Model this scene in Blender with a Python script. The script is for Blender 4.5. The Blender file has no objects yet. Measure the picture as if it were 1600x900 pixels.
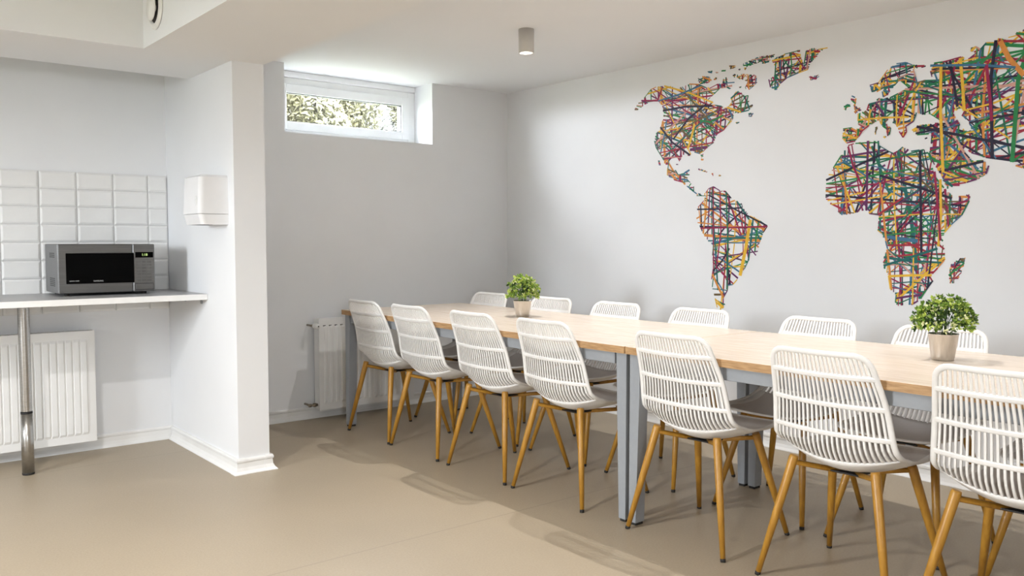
import bpy, math, random
import numpy as np
from mathutils import Vector, Matrix

# ------------------------------------------------------------------ camera, world, lights, exposure
SC = bpy.context.scene
COL = SC.collection
cam_d = bpy.data.cameras.new('camera')
cam = bpy.data.objects.new('camera', cam_d)
COL.objects.link(cam)
SC.camera = cam
FPX, YAW, PITCH = 1338.52, 0.684722, 0.0553024
cam_d.sensor_width = 36.0
cam_d.lens = 36.0 * FPX / 1600.0
cam_d.clip_start = 0.05
cam_d.clip_end = 200
cam.location = (-4.24694, -5.25907, 1.18737)
cam.rotation_mode = 'XYZ'
cam.rotation_euler = (math.pi / 2 - PITCH, 0, -YAW)

world = bpy.data.worlds.new('sky')
SC.world = world
world.use_nodes = True
_bg = world.node_tree.nodes['Background']
_bg.inputs[0].default_value = (0.885, 0.94, 1.0, 1)          # even overcast sky
_bg.inputs[1].default_value = 27.0

SC.view_settings.view_transform = 'Standard'
SC.view_settings.look = 'None'
SC.view_settings.gamma = 1.0
SC.view_settings.use_curve_mapping = False
SC.view_settings.exposure = 1.30
SC.cycles.diffuse_bounces = 6
SC.cycles.use_adaptive_sampling = False
SC.cycles.sample_clamp_indirect = 6.0

LAMP_W = 31.0            # power of a ceiling spotlight over the dining tables
LAMP_LEFT_W = 124.0       # power of a ceiling spotlight in the left half of the room
LAMP_COLOR = (1.0, 0.97, 0.945)

R = random.Random(7)

# ------------------------------------------------------------------ helpers
class MB:
    """collects faces of one mesh"""
    def __init__(s):
        s.v = []; s.f = []; s.m = []; s.sm = []
    def add(s, vs, fs, mi=0, smooth=False):
        o = len(s.v)
        s.v += [tuple(map(float, p)) for p in vs]
        for f in fs:
            s.f.append([o + i for i in f]); s.m.append(mi); s.sm.append(smooth)
        return s
    def box(s, x0, x1, y0, y1, z0, z1, mi=0, bev=0.0):
        if bev <= 0:
            vs = [(x, y, z) for z in (z0, z1) for y in (y0, y1) for x in (x0, x1)]
            s.add(vs, [(0, 2, 3, 1), (4, 5, 7, 6), (0, 1, 5, 4), (2, 6, 7, 3), (0, 4, 6, 2), (1, 3, 7, 5)], mi)
            return s
        b = bev
        X = (x0, x1); Y = (y0, y1); Z = (z0, z1)
        vs = []; idx = {}
        for i in (0, 1):
            for j in (0, 1):
                for k in (0, 1):
                    sx = b if i == 0 else -b; sy = b if j == 0 else -b; sz = b if k == 0 else -b
                    idx[i, j, k, 0] = len(vs); vs.append((X[i], Y[j] + sy, Z[k] + sz))
                    idx[i, j, k, 1] = len(vs); vs.append((X[i] + sx, Y[j], Z[k] + sz))
                    idx[i, j, k, 2] = len(vs); vs.append((X[i] + sx, Y[j] + sy, Z[k]))
        fs = []
        for i in (0, 1):
            q = [idx[i, 0, 0, 0], idx[i, 1, 0, 0], idx[i, 1, 1, 0], idx[i, 0, 1, 0]]; fs.append(q if i else q[::-1])
            q = [idx[0, i, 0, 1], idx[0, i, 1, 1], idx[1, i, 1, 1], idx[1, i, 0, 1]]; fs.append(q if i else q[::-1])
            q = [idx[0, 0, i, 2], idx[1, 0, i, 2], idx[1, 1, i, 2], idx[0, 1, i, 2]]; fs.append(q if i else q[::-1])
        for i in (0, 1):
            for j in (0, 1):
                q = [idx[i, j, 0, 0], idx[i, j, 1, 0], idx[i, j, 1, 1], idx[i, j, 0, 1]]; fs.append(q if i == j else q[::-1])
                q = [idx[i, 0, j, 0], idx[i, 0, j, 2], idx[i, 1, j, 2], idx[i, 1, j, 0]]; fs.append(q if i == j else q[::-1])
                q = [idx[0, i, j, 1], idx[0, i, j, 2], idx[1, i, j, 2], idx[1, i, j, 1]]; fs.append(q[::-1] if i == j else q)
        for i in (0, 1):
            for j in (0, 1):
                for k in (0, 1):
                    q = [idx[i, j, k, 0], idx[i, j, k, 1], idx[i, j, k, 2]]
                    fs.append(q if (i + j + k) % 2 else q[::-1])
        s.add(vs, fs, mi)
        return s
    def tube(s, pts, rad, n=10, mi=0, cap=True, closed=False, flat=None):
        """tube along pts; rad a number or a list; flat=(a,b) makes an ellipse using given normals list"""
        pts = [Vector(p) for p in pts]
        N = len(pts)
        if not hasattr(rad, '__len__'): rad = [rad] * N
        vs = []
        prev = None
        for i, p in enumerate(pts):
            if closed:
                t = (pts[(i + 1) % N] - pts[i - 1]).normalized()
            else:
                t = (pts[min(i + 1, N - 1)] - pts[max(i - 1, 0)]).normalized()
            if prev is None:
                a = Vector((0, 0, 1)) if abs(t.z) < .9 else Vector((1, 0, 0))
                u = t.cross(a).normalized()
            else:
                u = (prev - t * prev.dot(t)).normalized()
            prev = u
            w = t.cross(u)
            for k in range(n):
                a = 2 * math.pi * k / n
                vs.append(p + (u * math.cos(a) + w * math.sin(a)) * rad[i])
        fs = []
        for i in range(N if closed else N - 1):
            j = (i + 1) % N
            for k in range(n):
                k2 = (k + 1) % n
                fs.append((i * n + k, i * n + k2, j * n + k2, j * n + k))
        s.add(vs, fs, mi, True)
        if cap and not closed:
            o = len(s.v) - N * n
            s.f.append([o + k for k in range(n)][::-1]); s.m.append(mi); s.sm.append(False)
            s.f.append([o + (N - 1) * n + k for k in range(n)]); s.m.append(mi); s.sm.append(False)
        return s
    def lathe(s, prof, c=(0, 0, 0), n=32, axis='z', mi=0, smooth=True):
        vs = []
        for r, h in prof:
            for k in range(n):
                a = 2 * math.pi * k / n
                if axis == 'z': q = (r * math.cos(a), r * math.sin(a), h)
                elif axis == 'x': q = (h, r * math.cos(a), r * math.sin(a))
                else: q = (r * math.sin(a), h, r * math.cos(a))
                vs.append((c[0] + q[0], c[1] + q[1], c[2] + q[2]))
        fs = []
        for i in range(len(prof) - 1):
            for k in range(n):
                k2 = (k + 1) % n
                fs.append((i * n + k, i * n + k2, (i + 1) * n + k2, (i + 1) * n + k))
        s.add(vs, fs, mi, smooth)
        return s
    def sweep(s, prof, path, mi=0):
        """profile (d out of the wall, z) along an XY polyline; out is to the right of travel"""
        P = [Vector((a, b, 0)) for a, b in path]
        N = len(P); n = len(prof)
        vs = []
        for i, p in enumerate(P):
            d0 = (P[i] - P[i - 1]).normalized() if i > 0 else (P[1] - P[0]).normalized()
            d1 = (P[i + 1] - P[i]).normalized() if i < N - 1 else d0
            n0 = Vector((d0.y, -d0.x, 0)); n1 = Vector((d1.y, -d1.x, 0))
            m = (n0 + n1); m = m / max(1e-6, m.dot(n0))
            for d, z in prof:
                vs.append((p.x + m.x * d, p.y + m.y * d, z))
        fs = []
        for i in range(N - 1):
            for k in range(n):
                k2 = (k + 1) % n
                fs.append((i * n + k, (i + 1) * n + k, (i + 1) * n + k2, i * n + k2))
        fs.append(list(range(n))); fs.append([(N - 1) * n + k for k in range(n)][::-1])
        s.add(vs, fs, mi)
        return s
    def mesh(s, name, mats):
        me = bpy.data.meshes.new(name)
        me.from_pydata(s.v, [], s.f)
        for m in (mats if isinstance(mats, (list, tuple)) else [mats]):
            me.materials.append(m)
        me.polygons.foreach_set('material_index', s.m)
        me.polygons.foreach_set('use_smooth', s.sm)
        me.update()
        return me
    def build(s, name, mats, parent=None, loc=None, kind=None):
        o = bpy.data.objects.new(name, s.mesh(name, mats))
        COL.objects.link(o)
        if parent is not None: o.parent = parent
        if loc is not None: o.location = loc
        if kind: o['kind'] = kind
        return o

def tag(o, label, cat, group=None):
    o['label'] = label; o['category'] = cat
    if group: o['group'] = group
    return o

def thing(name, label, cat, loc=(0, 0, 0), rz=0.0, group=None):
    o = bpy.data.objects.new(name, None)
    o.empty_display_size = 0.1
    COL.objects.link(o)
    o.location = loc; o.rotation_euler = (0, 0, rz)
    return tag(o, label, cat, group)

def struct(name, mb, m, parent=None):
    return mb.build(name, m, parent, kind='structure' if parent is None else None)

def copy_tree(o, parent=None):
    c = o.copy(); COL.objects.link(c); c.parent = parent
    for ch in o.children: copy_tree(ch, c)
    return c

def text(name, body, size, m, parent, loc, rot, extrude=0.0004, italic=0.0, xscale=1.0):
    cu = bpy.data.curves.new(name, 'FONT')
    cu.body = body; cu.size = size; cu.extrude = extrude; cu.align_x = 'CENTER'; cu.align_y = 'CENTER'
    cu.shear = italic; cu.resolution_u = 3
    t = bpy.data.objects.new(name + '_curve', cu)
    COL.objects.link(t)
    dg = bpy.context.evaluated_depsgraph_get()
    me = bpy.data.meshes.new_from_object(t.evaluated_get(dg))
    bpy.data.objects.remove(t)
    me.materials.clear(); me.materials.append(m)
    o = bpy.data.objects.new(name, me)
    COL.objects.link(o)
    o.parent = parent; o.location = loc; o.rotation_euler = rot; o.scale = (xscale, 1, 1)
    return o

# ------------------------------------------------------------------ materials
def mat(name, c1, c2=None, rough=0.5, metal=0.0, scale=20.0, stretch=(1, 1, 1), detail=3.0, bump=0.0, bscale=None,
        spec=0.5, lo=0.35, hi=0.65, coat=0.0):
    m = bpy.data.materials.new(name)
    m.use_nodes = True
    nt = m.node_tree; N = nt.nodes; L = nt.links
    b = N['Principled BSDF']
    b.inputs['Roughness'].default_value = rough
    b.inputs['Metallic'].default_value = metal
    b.inputs['Specular IOR Level'].default_value = spec
    b.inputs['Coat Weight'].default_value = coat
    b.inputs['Base Color'].default_value = (*c1, 1)
    if c2 is None: c2 = tuple(min(1, v * 0.965) for v in c1)
    tc = N.new('ShaderNodeTexCoord'); mp = N.new('ShaderNodeMapping')
    mp.inputs['Scale'].default_value = stretch
    L.new(tc.outputs['Object'], mp.inputs['Vector'])
    nz = N.new('ShaderNodeTexNoise'); nz.inputs['Scale'].default_value = scale; nz.inputs['Detail'].default_value = detail
    L.new(mp.outputs['Vector'], nz.inputs['Vector'])
    cr = N.new('ShaderNodeValToRGB')
    cr.color_ramp.elements[0].position = lo; cr.color_ramp.elements[0].color = (*c2, 1)
    cr.color_ramp.elements[1].position = hi; cr.color_ramp.elements[1].color = (*c1, 1)
    L.new(nz.outputs['Fac'], cr.inputs['Fac'])
    L.new(cr.outputs['Color'], b.inputs['Base Color'])
    if bump > 0:
        n2 = N.new('ShaderNodeTexNoise'); n2.inputs['Scale'].default_value = bscale or scale * 3
        n2.inputs['Detail'].default_value = 4
        L.new(mp.outputs['Vector'], n2.inputs['Vector'])
        bp = N.new('ShaderNodeBump'); bp.inputs['Strength'].default_value = bump; bp.inputs['Distance'].default_value = 0.004
        L.new(n2.outputs['Fac'], bp.inputs['Height']); L.new(bp.outputs['Normal'], b.inputs['Normal'])
    return m

def emit(name, c, s):
    m = bpy.data.materials.new(name); m.use_nodes = True
    b = m.node_tree.nodes['Principled BSDF']
    b.inputs['Base Color'].default_value = (*c, 1)
    b.inputs['Emission Color'].default_value = (*c, 1)
    b.inputs['Emission Strength'].default_value = s
    m.cycles.emission_sampling = 'NONE'
    return m

def glass(name, tint=(1, 1, 1)):
    m = bpy.data.materials.new(name); m.use_nodes = True
    nt = m.node_tree; nt.nodes.clear()
    out = nt.nodes.new('ShaderNodeOutputMaterial'); mx = nt.nodes.new('ShaderNodeMixShader')
    tr = nt.nodes.new('ShaderNodeBsdfTransparent'); gl = nt.nodes.new('ShaderNodeBsdfGlossy')
    tr.inputs[0].default_value = (*tint, 1); gl.inputs['Roughness'].default_value = 0.02
    mx.inputs[0].default_value = 0.06
    nt.links.new(tr.outputs[0], mx.inputs[1]); nt.links.new(gl.outputs[0], mx.inputs[2])
    nt.links.new(mx.outputs[0], out.inputs[0])
    return m

M = {}
M['wall'] = mat('white_wall_paint', (0.79, 0.80, 0.815), (0.775, 0.785, 0.80), rough=0.75, scale=3, bump=0.05, bscale=45, spec=0.25)
M['ceiling'] = mat('white_ceiling_paint', (0.805, 0.815, 0.83), (0.795, 0.805, 0.82), rough=0.85, scale=2, bump=0.03, bscale=60, spec=0.2)
M['trim'] = mat('white_pvc_trim', (0.83, 0.83, 0.82), rough=0.35, scale=8)
M['frame'] = mat('white_window_pvc', (0.86, 0.87, 0.88), rough=0.3, scale=6)
M['gasket'] = mat('dark_gasket', (0.03, 0.03, 0.035), rough=0.6)
M['tile'] = mat('glazed_tile', (0.80, 0.80, 0.79), rough=0.14, scale=9, bump=0.06, bscale=14)
M['grout'] = mat('light_grout', (0.70, 0.70, 0.69), rough=0.8, scale=80)
M['plastic'] = mat('white_chair_plastic', (0.84, 0.83, 0.81), rough=0.38, scale=30)
M['seat_top'] = mat('darker_seat_top', (0.60, 0.565, 0.54), rough=0.45, scale=30)  # taupe tint on the seat's upper face only, darker than the shell plastic
M['gold'] = mat('golden_oak_metal', (0.47, 0.240, 0.030), (0.37, 0.175, 0.019), rough=0.36, scale=22, stretch=(3, 3, 0.4), detail=4, spec=0.6)
M['rubber'] = mat('black_rubber', (0.02, 0.018, 0.016), rough=0.7)
M['grey_metal'] = mat('grey_powder_coat', (0.30, 0.32, 0.345), rough=0.42, scale=60, spec=0.5)
M['black'] = mat('black_plastic', (0.012, 0.012, 0.013), rough=0.4)
M['radiator'] = mat('radiator_enamel', (0.82, 0.82, 0.81), rough=0.35, scale=5)
M['hole'] = mat('dark_slot', (0.05, 0.05, 0.05), rough=0.8)
M['brass'] = mat('dull_brass_fitting', (0.30, 0.25, 0.19), rough=0.4, metal=0.8)
M['steel'] = mat('brushed_steel', (0.50, 0.49, 0.47), (0.40, 0.39, 0.375), rough=0.30, metal=1.0, scale=40, stretch=(1, 1, 14))
M['mw_steel'] = mat('brushed_microwave_steel', (0.25, 0.25, 0.25), (0.19, 0.19, 0.19), rough=0.30, metal=1.0, scale=30, stretch=(0.2, 1, 30))
M['mw_body'] = mat('grey_microwave_casing', (0.17, 0.17, 0.17), rough=0.5, metal=0.2)
M['mw_glass'] = mat('black_oven_glass', (0.002, 0.002, 0.002), rough=0.10, spec=0.06)
M['counter'] = mat('grey_white_laminate', (0.42, 0.42, 0.425), rough=0.35, scale=50)
M['counter_edge'] = mat('white_edge_band', (0.84, 0.84, 0.83), rough=0.4)
M['pot'] = mat('zinc_pot', (0.66, 0.63, 0.59), (0.58, 0.555, 0.52), rough=0.28, metal=1.0, scale=25, stretch=(6, 6, 0.3))
M['soil'] = mat('dark_moss', (0.03, 0.035, 0.012), rough=0.9, scale=90)
M['leaf_light'] = mat('leaf_yellow_green', (0.56, 0.66, 0.14), (0.44, 0.56, 0.10), rough=0.45, scale=60)
M['leaf_mid'] = mat('leaf_green', (0.22, 0.36, 0.05), (0.16, 0.28, 0.035), rough=0.45, scale=60)
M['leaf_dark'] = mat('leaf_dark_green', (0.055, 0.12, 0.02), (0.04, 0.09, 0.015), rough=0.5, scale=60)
M['leaf_pale'] = mat('leaf_cream', (0.72, 0.74, 0.42), rough=0.5, scale=60)
M['lamp_body'] = mat('lamp_grey_white', (0.60, 0.58, 0.55), rough=0.45, scale=20)
M['lamp_lens'] = emit('lamp_lens_glow', (1.0, 0.95, 0.87), 14.0)
M['glass'] = glass('clear_glass')
M['dispenser'] = mat('white_abs', (0.80, 0.80, 0.81), rough=0.25, scale=10)
M['green_led'] = emit('green_digits', (0.55, 0.75, 0.25), 0.35)
M['print'] = mat('silver_print', (0.6, 0.6, 0.6), rough=0.5)
M['keypad'] = mat('grey_keypad', (0.20, 0.20, 0.20), (0.14, 0.14, 0.14), rough=0.35, metal=0.7, scale=30)
M['bark'] = mat('bark', (0.05,0.045,0.04), rough=0.9, scale=12)
M['grass'] = mat('pale_ground', (0.13, 0.13, 0.09), (0.10, 0.11, 0.06), rough=0.95, scale=3)
M['tree_a'] = mat('autumn_leaf', (0.072, 0.067, 0.030), (0.056, 0.055, 0.027), rough=0.8, scale=1.5)
M['tree_b'] = mat('grey_green_leaf', (0.052, 0.054, 0.042), (0.043, 0.046, 0.035), rough=0.8, scale=1.5)

def floor_material():
    m = mat('beige_linoleum', (0.392, 0.325, 0.238), (0.352, 0.290, 0.208), rough=0.42, scale=130, detail=5, lo=0.3, hi=0.7, bump=0.03, bscale=300, spec=0.4)
    nt = m.node_tree; N = nt.nodes; L = nt.links
    b = N['Principled BSDF']; cr = [n for n in N if n.type == 'VALTORGB'][0]
    geo = N.new('ShaderNodeNewGeometry'); sp = N.new('ShaderNodeSeparateXYZ'); L.new(geo.outputs['Position'], sp.inputs[0])
    # welded seams between the sheets, every 2.02 m
    a = N.new('ShaderNodeMath'); a.operation = 'ADD'; a.inputs[1].default_value = 0.385 + 20.2
    L.new(sp.outputs['Y'], a.inputs[0])
    w = N.new('ShaderNodeMath'); w.operation = 'PINGPONG'; w.inputs[1].default_value = 1.01; L.new(a.outputs[0], w.inputs[0])
    lt = N.new('ShaderNodeMath'); lt.operation = 'LESS_THAN'; lt.inputs[1].default_value = 0.003; L.new(w.outputs[0], lt.inputs[0])
    # large soft mottling
    nz = N.new('ShaderNodeTexNoise'); nz.inputs['Scale'].default_value = 1.3; nz.inputs['Detail'].default_value = 3
    L.new(geo.outputs['Position'], nz.inputs['Vector'])
    mr = N.new('ShaderNodeMapRange'); mr.inputs[1].default_value = 0.3; mr.inputs[2].default_value = 0.7
    mr.inputs[3].default_value = 0.94; mr.inputs[4].default_value = 1.04
    L.new(nz.outputs['Fac'], mr.inputs[0])
    mu = N.new('ShaderNodeMix'); mu.data_type = 'RGBA'; mu.blend_type = 'MULTIPLY'; mu.inputs[0].default_value = 1.0
    L.new(cr.outputs['Color'], mu.inputs[6]); L.new(mr.outputs[0], mu.inputs[7])
    mx = N.new('ShaderNodeMix'); mx.data_type = 'RGBA'; L.new(lt.outputs[0], mx.inputs[0])
    L.new(mu.outputs[2], mx.inputs[6]); mx.inputs[7].default_value = (0.30, 0.25, 0.185, 1)
    L.new(mx.outputs[2], b.inputs['Base Color'])
    return m

def wood_material(name, base, dark, rough, axis_stretch, coat=0.0):
    m = mat(name, base, dark, rough=rough, scale=14, stretch=axis_stretch, detail=6, lo=0.30, hi=0.62, bump=0.04, bscale=30, coat=coat)
    return m
M['floor'] = floor_material()
M['oak_top'] = wood_material('pale_oak_laminate', (0.79, 0.685, 0.58), (0.68, 0.56, 0.45), 0.27, (7, 0.55, 7))
M['oak_edge'] = wood_material('oak_edge_band', (0.50, 0.31, 0.145), (0.33, 0.18, 0.075), 0.5, (8, 1.2, 10))

# ------------------------------------------------------------------ the setting
H = 2.332            # ceiling of the dining side
HB = 2.079           # underside of the boxed-in soffit
HL = 2.72            # ceiling of the left side
XS, XP, YS = -2.602, -2.438, -1.047   # partition: left face, right face, end
fl = struct('floor', MB().box(-7.0, 0.0, -7.5, 0.0, -0.12, 0.0), M['floor'])

WX0, WX1, WZ0 = -1.85, -0.705, 1.89   # high window opening
wb = MB()
wb.box(-7.3, 0.35, 0, 0.36, -0.12, WZ0)
wb.box(-7.3, WX0, 0, 0.36, WZ0, 2.85)
wb.box(WX1, 0.35, 0, 0.36, WZ0, 2.85)
wb.box(WX0, WX1, 0, 0.36, H + 0.0, 2.85)
wall_back = struct('wall_back', wb, M['wall'])
struct('wall_right', MB().box(0, 0.35, -7.9, 0, -0.12, 2.85), M['wall'])
LY0, LY1, LZ0, LZ1 = -2.9, -1.8, 1.15, 2.15
wl = MB()
wl.box(-7.3, -7.0, -7.9, LY0, -0.12, 2.85); wl.box(-7.3, -7.0, LY1, 0, -0.12, 2.85)
wl.box(-7.3, -7.0, LY0, LY1, -0.12, LZ0); wl.box(-7.3, -7.0, LY0, LY1, LZ1, 2.85)
struct('wall_left', wl, M['wall'])
FX0, FX1, FZ0, FZ1 = -5.1, -4.4, 1.25, 2.0  # opening for the added fill window
wf = MB()
wf.box(-7.0, FX0, -7.9, -7.5, -0.12, 2.85); wf.box(FX1, 0.0, -7.9, -7.5, -0.12, 2.85)
wf.box(FX0, FX1, -7.9, -7.5, -0.12, FZ0); wf.box(FX0, FX1, -7.9, -7.5, FZ1, 2.85)
struct('wall_front', wf, M['wall'])
struct('ceiling', MB().box(XP, 0.0, -7.5, 0.0, H, H + 0.5), M['ceiling'])
struct('ceiling_left', MB().box(-7.0, XP, -7.5, 0.0, HL, HL + 0.1), M['ceiling'])
struct('wall_partition', MB().box(XS, XP, YS, 0.0, 0.0, HL), M['wall'])
so = MB()
so.box(-7.0, XS, -1.047, -0.42, HB, HL)
so.box(-3.019, XP, -7.5, -1.047, HB, HL)
struct('ceiling_soffit', so, M['ceiling'])

PROF = [(0, 0), (0.030, 0), (0.030, 0.004), (0.019, 0.016), (0.0115, 0.032), (0.0095, 0.056), (0.014, 0.061), (0.0145, 0.070), (0.010, 0.077), (0, 0.077)]
def baseboard(name, path):
    return struct(name, MB().sweep(PROF, path), M['trim'])
baseboard('baseboard_right', [(0, -7.45), (0, 0)][::-1])
# travel so that the room lies to the right of it
baseboard('baseboard_back', [(XP, 0), (-0.03, 0)])
baseboard('baseboard_kitchen', [(-6.99, 0), (XS - 0.0, 0)])
bp = baseboard('baseboard_partition', [(XS, -0.031), (XS, YS), (XP, YS), (XP, -0.031)][::-1][::-1])
CAP = [(max(0, d) + 0.0022 if d > 0 else 0, z + (0.0022 if z > 0.07 else 0)) for d, z in PROF]
MB().sweep(CAP, [(XS, YS + 0.028), (XS, YS), (XS + 0.028, YS)]).build('corner_cap', M['trim'], bp)
MB().sweep(CAP, [(XP - 0.028, YS), (XP, YS), (XP, YS + 0.028)]).build('corner_cap', M['trim'], bp)

# metro tiles above and behind the counter, each one a piece of the back wall
TX = [-4.42, -4.231, -4.04, -3.85, -3.66, -3.470, -3.281, -3.094, -2.903, -2.714, -2.604]
TZ = [0.785, 0.881, 0.980, 1.079, 1.178, 1.276, 1.374, 1.471, 1.568]
MB().box(TX[0], TX[-1], -0.006, -0.0002, TZ[0], TZ[-1]).build('grout_bed', M['grout'], wall_back)
tile_cache = {}
for i in range(len(TX) - 1):
    for j in range(len(TZ) - 1):
        w, h = TX[i + 1] - TX[i] - 0.003, TZ[j + 1] - TZ[j] - 0.003
        key = (round(w, 3), round(h, 3))
        if key not in tile_cache:
            b = 0.011; d0, d1 = 0.007, 0.0125
            a, c = w / 2, h / 2
            vs = [(-a, 0, -c), (a, 0, -c), (a, 0, c), (-a, 0, c),
                  (-a, -d0, -c), (a, -d0, -c), (a, -d0, c), (-a, -d0, c),
                  (-a + b, -d1, -c + b), (a - b, -d1, -c + b), (a - b, -d1, c - b), (-a + b, -d1, c - b)]
            fs = [(0, 1, 5, 4), (1, 2, 6, 5), (2, 3, 7, 6), (3, 0, 4, 7), (4, 5, 9, 8), (5, 6, 10, 9), (6, 7, 11, 10), (7, 4, 8, 11), (8, 9, 10, 11), (3, 2, 1, 0)]
            tile_cache[key] = MB().add(vs, fs).mesh('tile', M['tile'])
        t = bpy.data.objects.new('tile', tile_cache[key]); COL.objects.link(t)
        t.parent = wall_back
        t.location = ((TX[i] + TX[i + 1]) / 2, -0.0055, (TZ[j] + TZ[j + 1]) / 2)
        t.rotation_euler = (R.uniform(-.004, .004), 0, R.uniform(-.004, .004))

# high window in the back wall
def ring(mb, x0, x1, z0, z1, w, y0, y1, bot=None, top=None):
    bot = bot or w; top = top or w
    mb.box(x0, x0 + w, y0, y1, z0, z1, bev=0.002); mb.box(x1 - w, x1, y0, y1, z0, z1, bev=0.002)
    mb.box(x0 + w, x1 - w, y0, y1, z0, z0 + bot, bev=0.002); mb.box(x0 + w, x1 - w, y0, y1, z1 - top, z1, bev=0.002)
f = MB()
ring(f, WX0, -0.7055, WZ0, 2.288, 0.06, 0.235, 0.305, bot=0.05, top=0.045)
win = struct('window_1', f, M['frame'])
MB().box(WX0, -0.7055, 0.225, 0.31, 2.290, H - 0.001, bev=0.004).build('top_casing', M['frame'], win)
f = MB(); ring(f, WX0 + 0.058, -0.765, WZ0 + 0.046, 2.245, 0.058, 0.222, 0.29, bot=0.056, top=0.058)
sash = f.build('sash', M['frame'], win)
f = MB(); ring(f, WX0 + 0.115, -0.822, WZ0 + 0.101, 2.188, 0.006, 0.232, 0.268)
f.build('gasket', M['gasket'], sash)
MB().box(WX0 + 0.119, -0.826, 0.255, 0.259, WZ0 + 0.105, 2.184).build('pane', M['glass'], win)

# daylight window in the left wall, outside the picture
f = MB()
def ringx(mb, y0, y1, z0, z1, w, x0, x1):
    mb.box(x0, x1, y0, y0 + w, z0, z1); mb.box(x0, x1, y1 - w, y1, z0, z1)
    mb.box(x0, x1, y0 + w, y1 - w, z0, z0 + w); mb.box(x0, x1, y0 + w, y1 - w, z1 - w, z1)
ringx(f, LY0, LY1, LZ0, LZ1, 0.06, -7.2, -7.12)
w2 = struct('window_2', f, M['frame'])
MB().box(-7.165, -7.16, LY0 + 0.06, LY1 - 0.06, LZ0 + 0.06, LZ1 - 0.06).build('pane', M['glass'], w2)

f = MB(); ring(f, FX0, FX1, FZ0, FZ1, 0.06, -7.72, -7.64)  # added window behind the camera, unseen, brightens the walls that face it
w3 = struct('added_fill_window', f, M['frame'])
MB().box(FX0 + .06, FX1 - .06, -7.69, -7.685, FZ0 + .06, FZ1 - .06).build('pane', M['glass'], w3)
# sampling portals: they emit nothing, they only tell the renderer where the sky comes in
for pn, loc, rot, sx, sy in (('sky_portal', ((WX0 + WX1) / 2, 0.34, (WZ0 + H) / 2), (-math.pi / 2, 0, 0), WX1 - WX0, H - WZ0),
                             ('sky_portal', (-7.22, (LY0 + LY1) / 2, (LZ0 + LZ1) / 2), (math.pi / 2, 0, -math.pi / 2), LY1 - LY0, LZ1 - LZ0),
                             ('sky_portal', ((FX0 + FX1) / 2, -7.80, (FZ0 + FZ1) / 2), (math.pi / 2, 0, 0), FX1 - FX0, FZ1 - FZ0)):
    pd = bpy.data.lights.new(pn, 'AREA'); pd.shape = 'RECTANGLE'; pd.size = sx; pd.size_y = sy; pd.energy = 0.0
    pd.cycles.is_portal = True
    po = bpy.data.objects.new(pn, pd); COL.objects.link(po); po.location = loc; po.rotation_euler = rot

# outdoors: ground level is high, the room lies half below it
struct('ground_back', MB().box(-30, 30, 0.37, 45, 1.55, 1.72), M['grass'])
struct('ground_front', MB().box(-7.3, 30, -45, -7.92, 0.5, 0.78), M['grass'])
struct('ground_left', MB().box(-40, -7.32, -30, 0.36, 0.5, 0.78), M['grass'])

def tree(name, label, loc, hgt, rad, m, seed, n=19000):
    rr = random.Random(seed)
    t = thing(name, label, 'tree', loc)
    tk = MB().tube([(0, 0, 0), (0.05, 0.02, hgt * .3), (-.03, .03, hgt * .62), (0, 0, hgt * .9)], [.16, .12, .08, .02], 8)
    for k in range(7):
        a = rr.uniform(0, 6.28); z = hgt * rr.uniform(.25, .6)
        tk.tube([(0, 0, z), (math.cos(a) * rad * .4, math.sin(a) * rad * .4, z + hgt * .12), (math.cos(a) * rad * .75, math.sin(a) * rad * .75, z + hgt * .2)], [.05, .03, .01], 5)
    tk.build('trunk', M['bark'], t)
    lf = MB()
    for k in range(n):
        u = rr.random() ** .5; a = rr.uniform(0, 6.283); zz = rr.uniform(-1, 1)
        r = math.sqrt(max(0, 1 - zz * zz)) * (.55 + .45 * u) * rad * (0.8 + 0.3 * math.sin(a * 3 + zz * 4 + seed))
        p = Vector((r * math.cos(a), r * math.sin(a), hgt * (.55 + .42 * zz)))
        d = Vector((rr.gauss(0, 1), rr.gauss(0, 1), rr.gauss(0, 1))).normalized(); e = d.orthogonal().normalized()
        s = rr.uniform(.05, .10)
        lf.add([p - d * s, p + e * s * .6, p + d * s, p - e * s * .6], [(0, 1, 2, 3)])
    lf.build('foliage', m, t, kind='stuff')
    return t
tree('tree', 'grey green tree outdoors at the left end of the high window pane', (1.6, 13.0, 1.72), 3.9, 1.45, M['tree_b'], 1)
tree('tree', 'yellow autumn tree outdoors left of the middle of the high window pane', (4.6, 12.4, 1.72), 4.4, 1.4, M['tree_a'], 2)
tree('tree', 'yellow autumn tree outdoors right of the middle of the high window pane', (7.9, 12.4, 1.72), 4.4, 1.4, M['tree_a'], 4)
tree('tree', 'yellow green tree outdoors at the right end of the high window pane', (11.1, 12.9, 1.72), 4.8, 1.65, M['tree_a'], 5)
tree('tree', 'grey green tree further back, showing between the two left trees of the window pane', (4.4, 18.8, 1.72), 5.8, 2.4, M['tree_b'], 3)
tree('tree', 'grey green tree further back, showing between the two middle trees of the window pane', (9.4, 18.8, 1.72), 6.2, 2.4, M['tree_b'], 7)
tree('tree', 'grey green tree furthest right and back, behind the right end of the window pane', (14.4, 18.8, 1.72), 6.2, 2.4, M['tree_b'], 8)

# round air valve in the side of the soffit
v = thing('air_valve', 'round white air valve set in the side of the soffit near the top left', 'air vent', (-3.019, -1.247, 2.222))
MB().lathe([(0.0, -.002), (.094, -.002), (.094, -.006), (.086, -.013), (.072, -.014), (.066, -.004)], n=40, axis='x').build('rim', M['trim'], v)
MB().lathe([(0.0, -.0045), (.0665, -.0045)], n=40, axis='x').build('slot', M['hole'], v)
MB().lathe([(.015, -.0045), (.02, -.02), (.056, -.020), (.058, -.024), (.050, -.030), (.0, -.033)], n=40, axis='x').build('disc', M['trim'], v)

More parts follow.
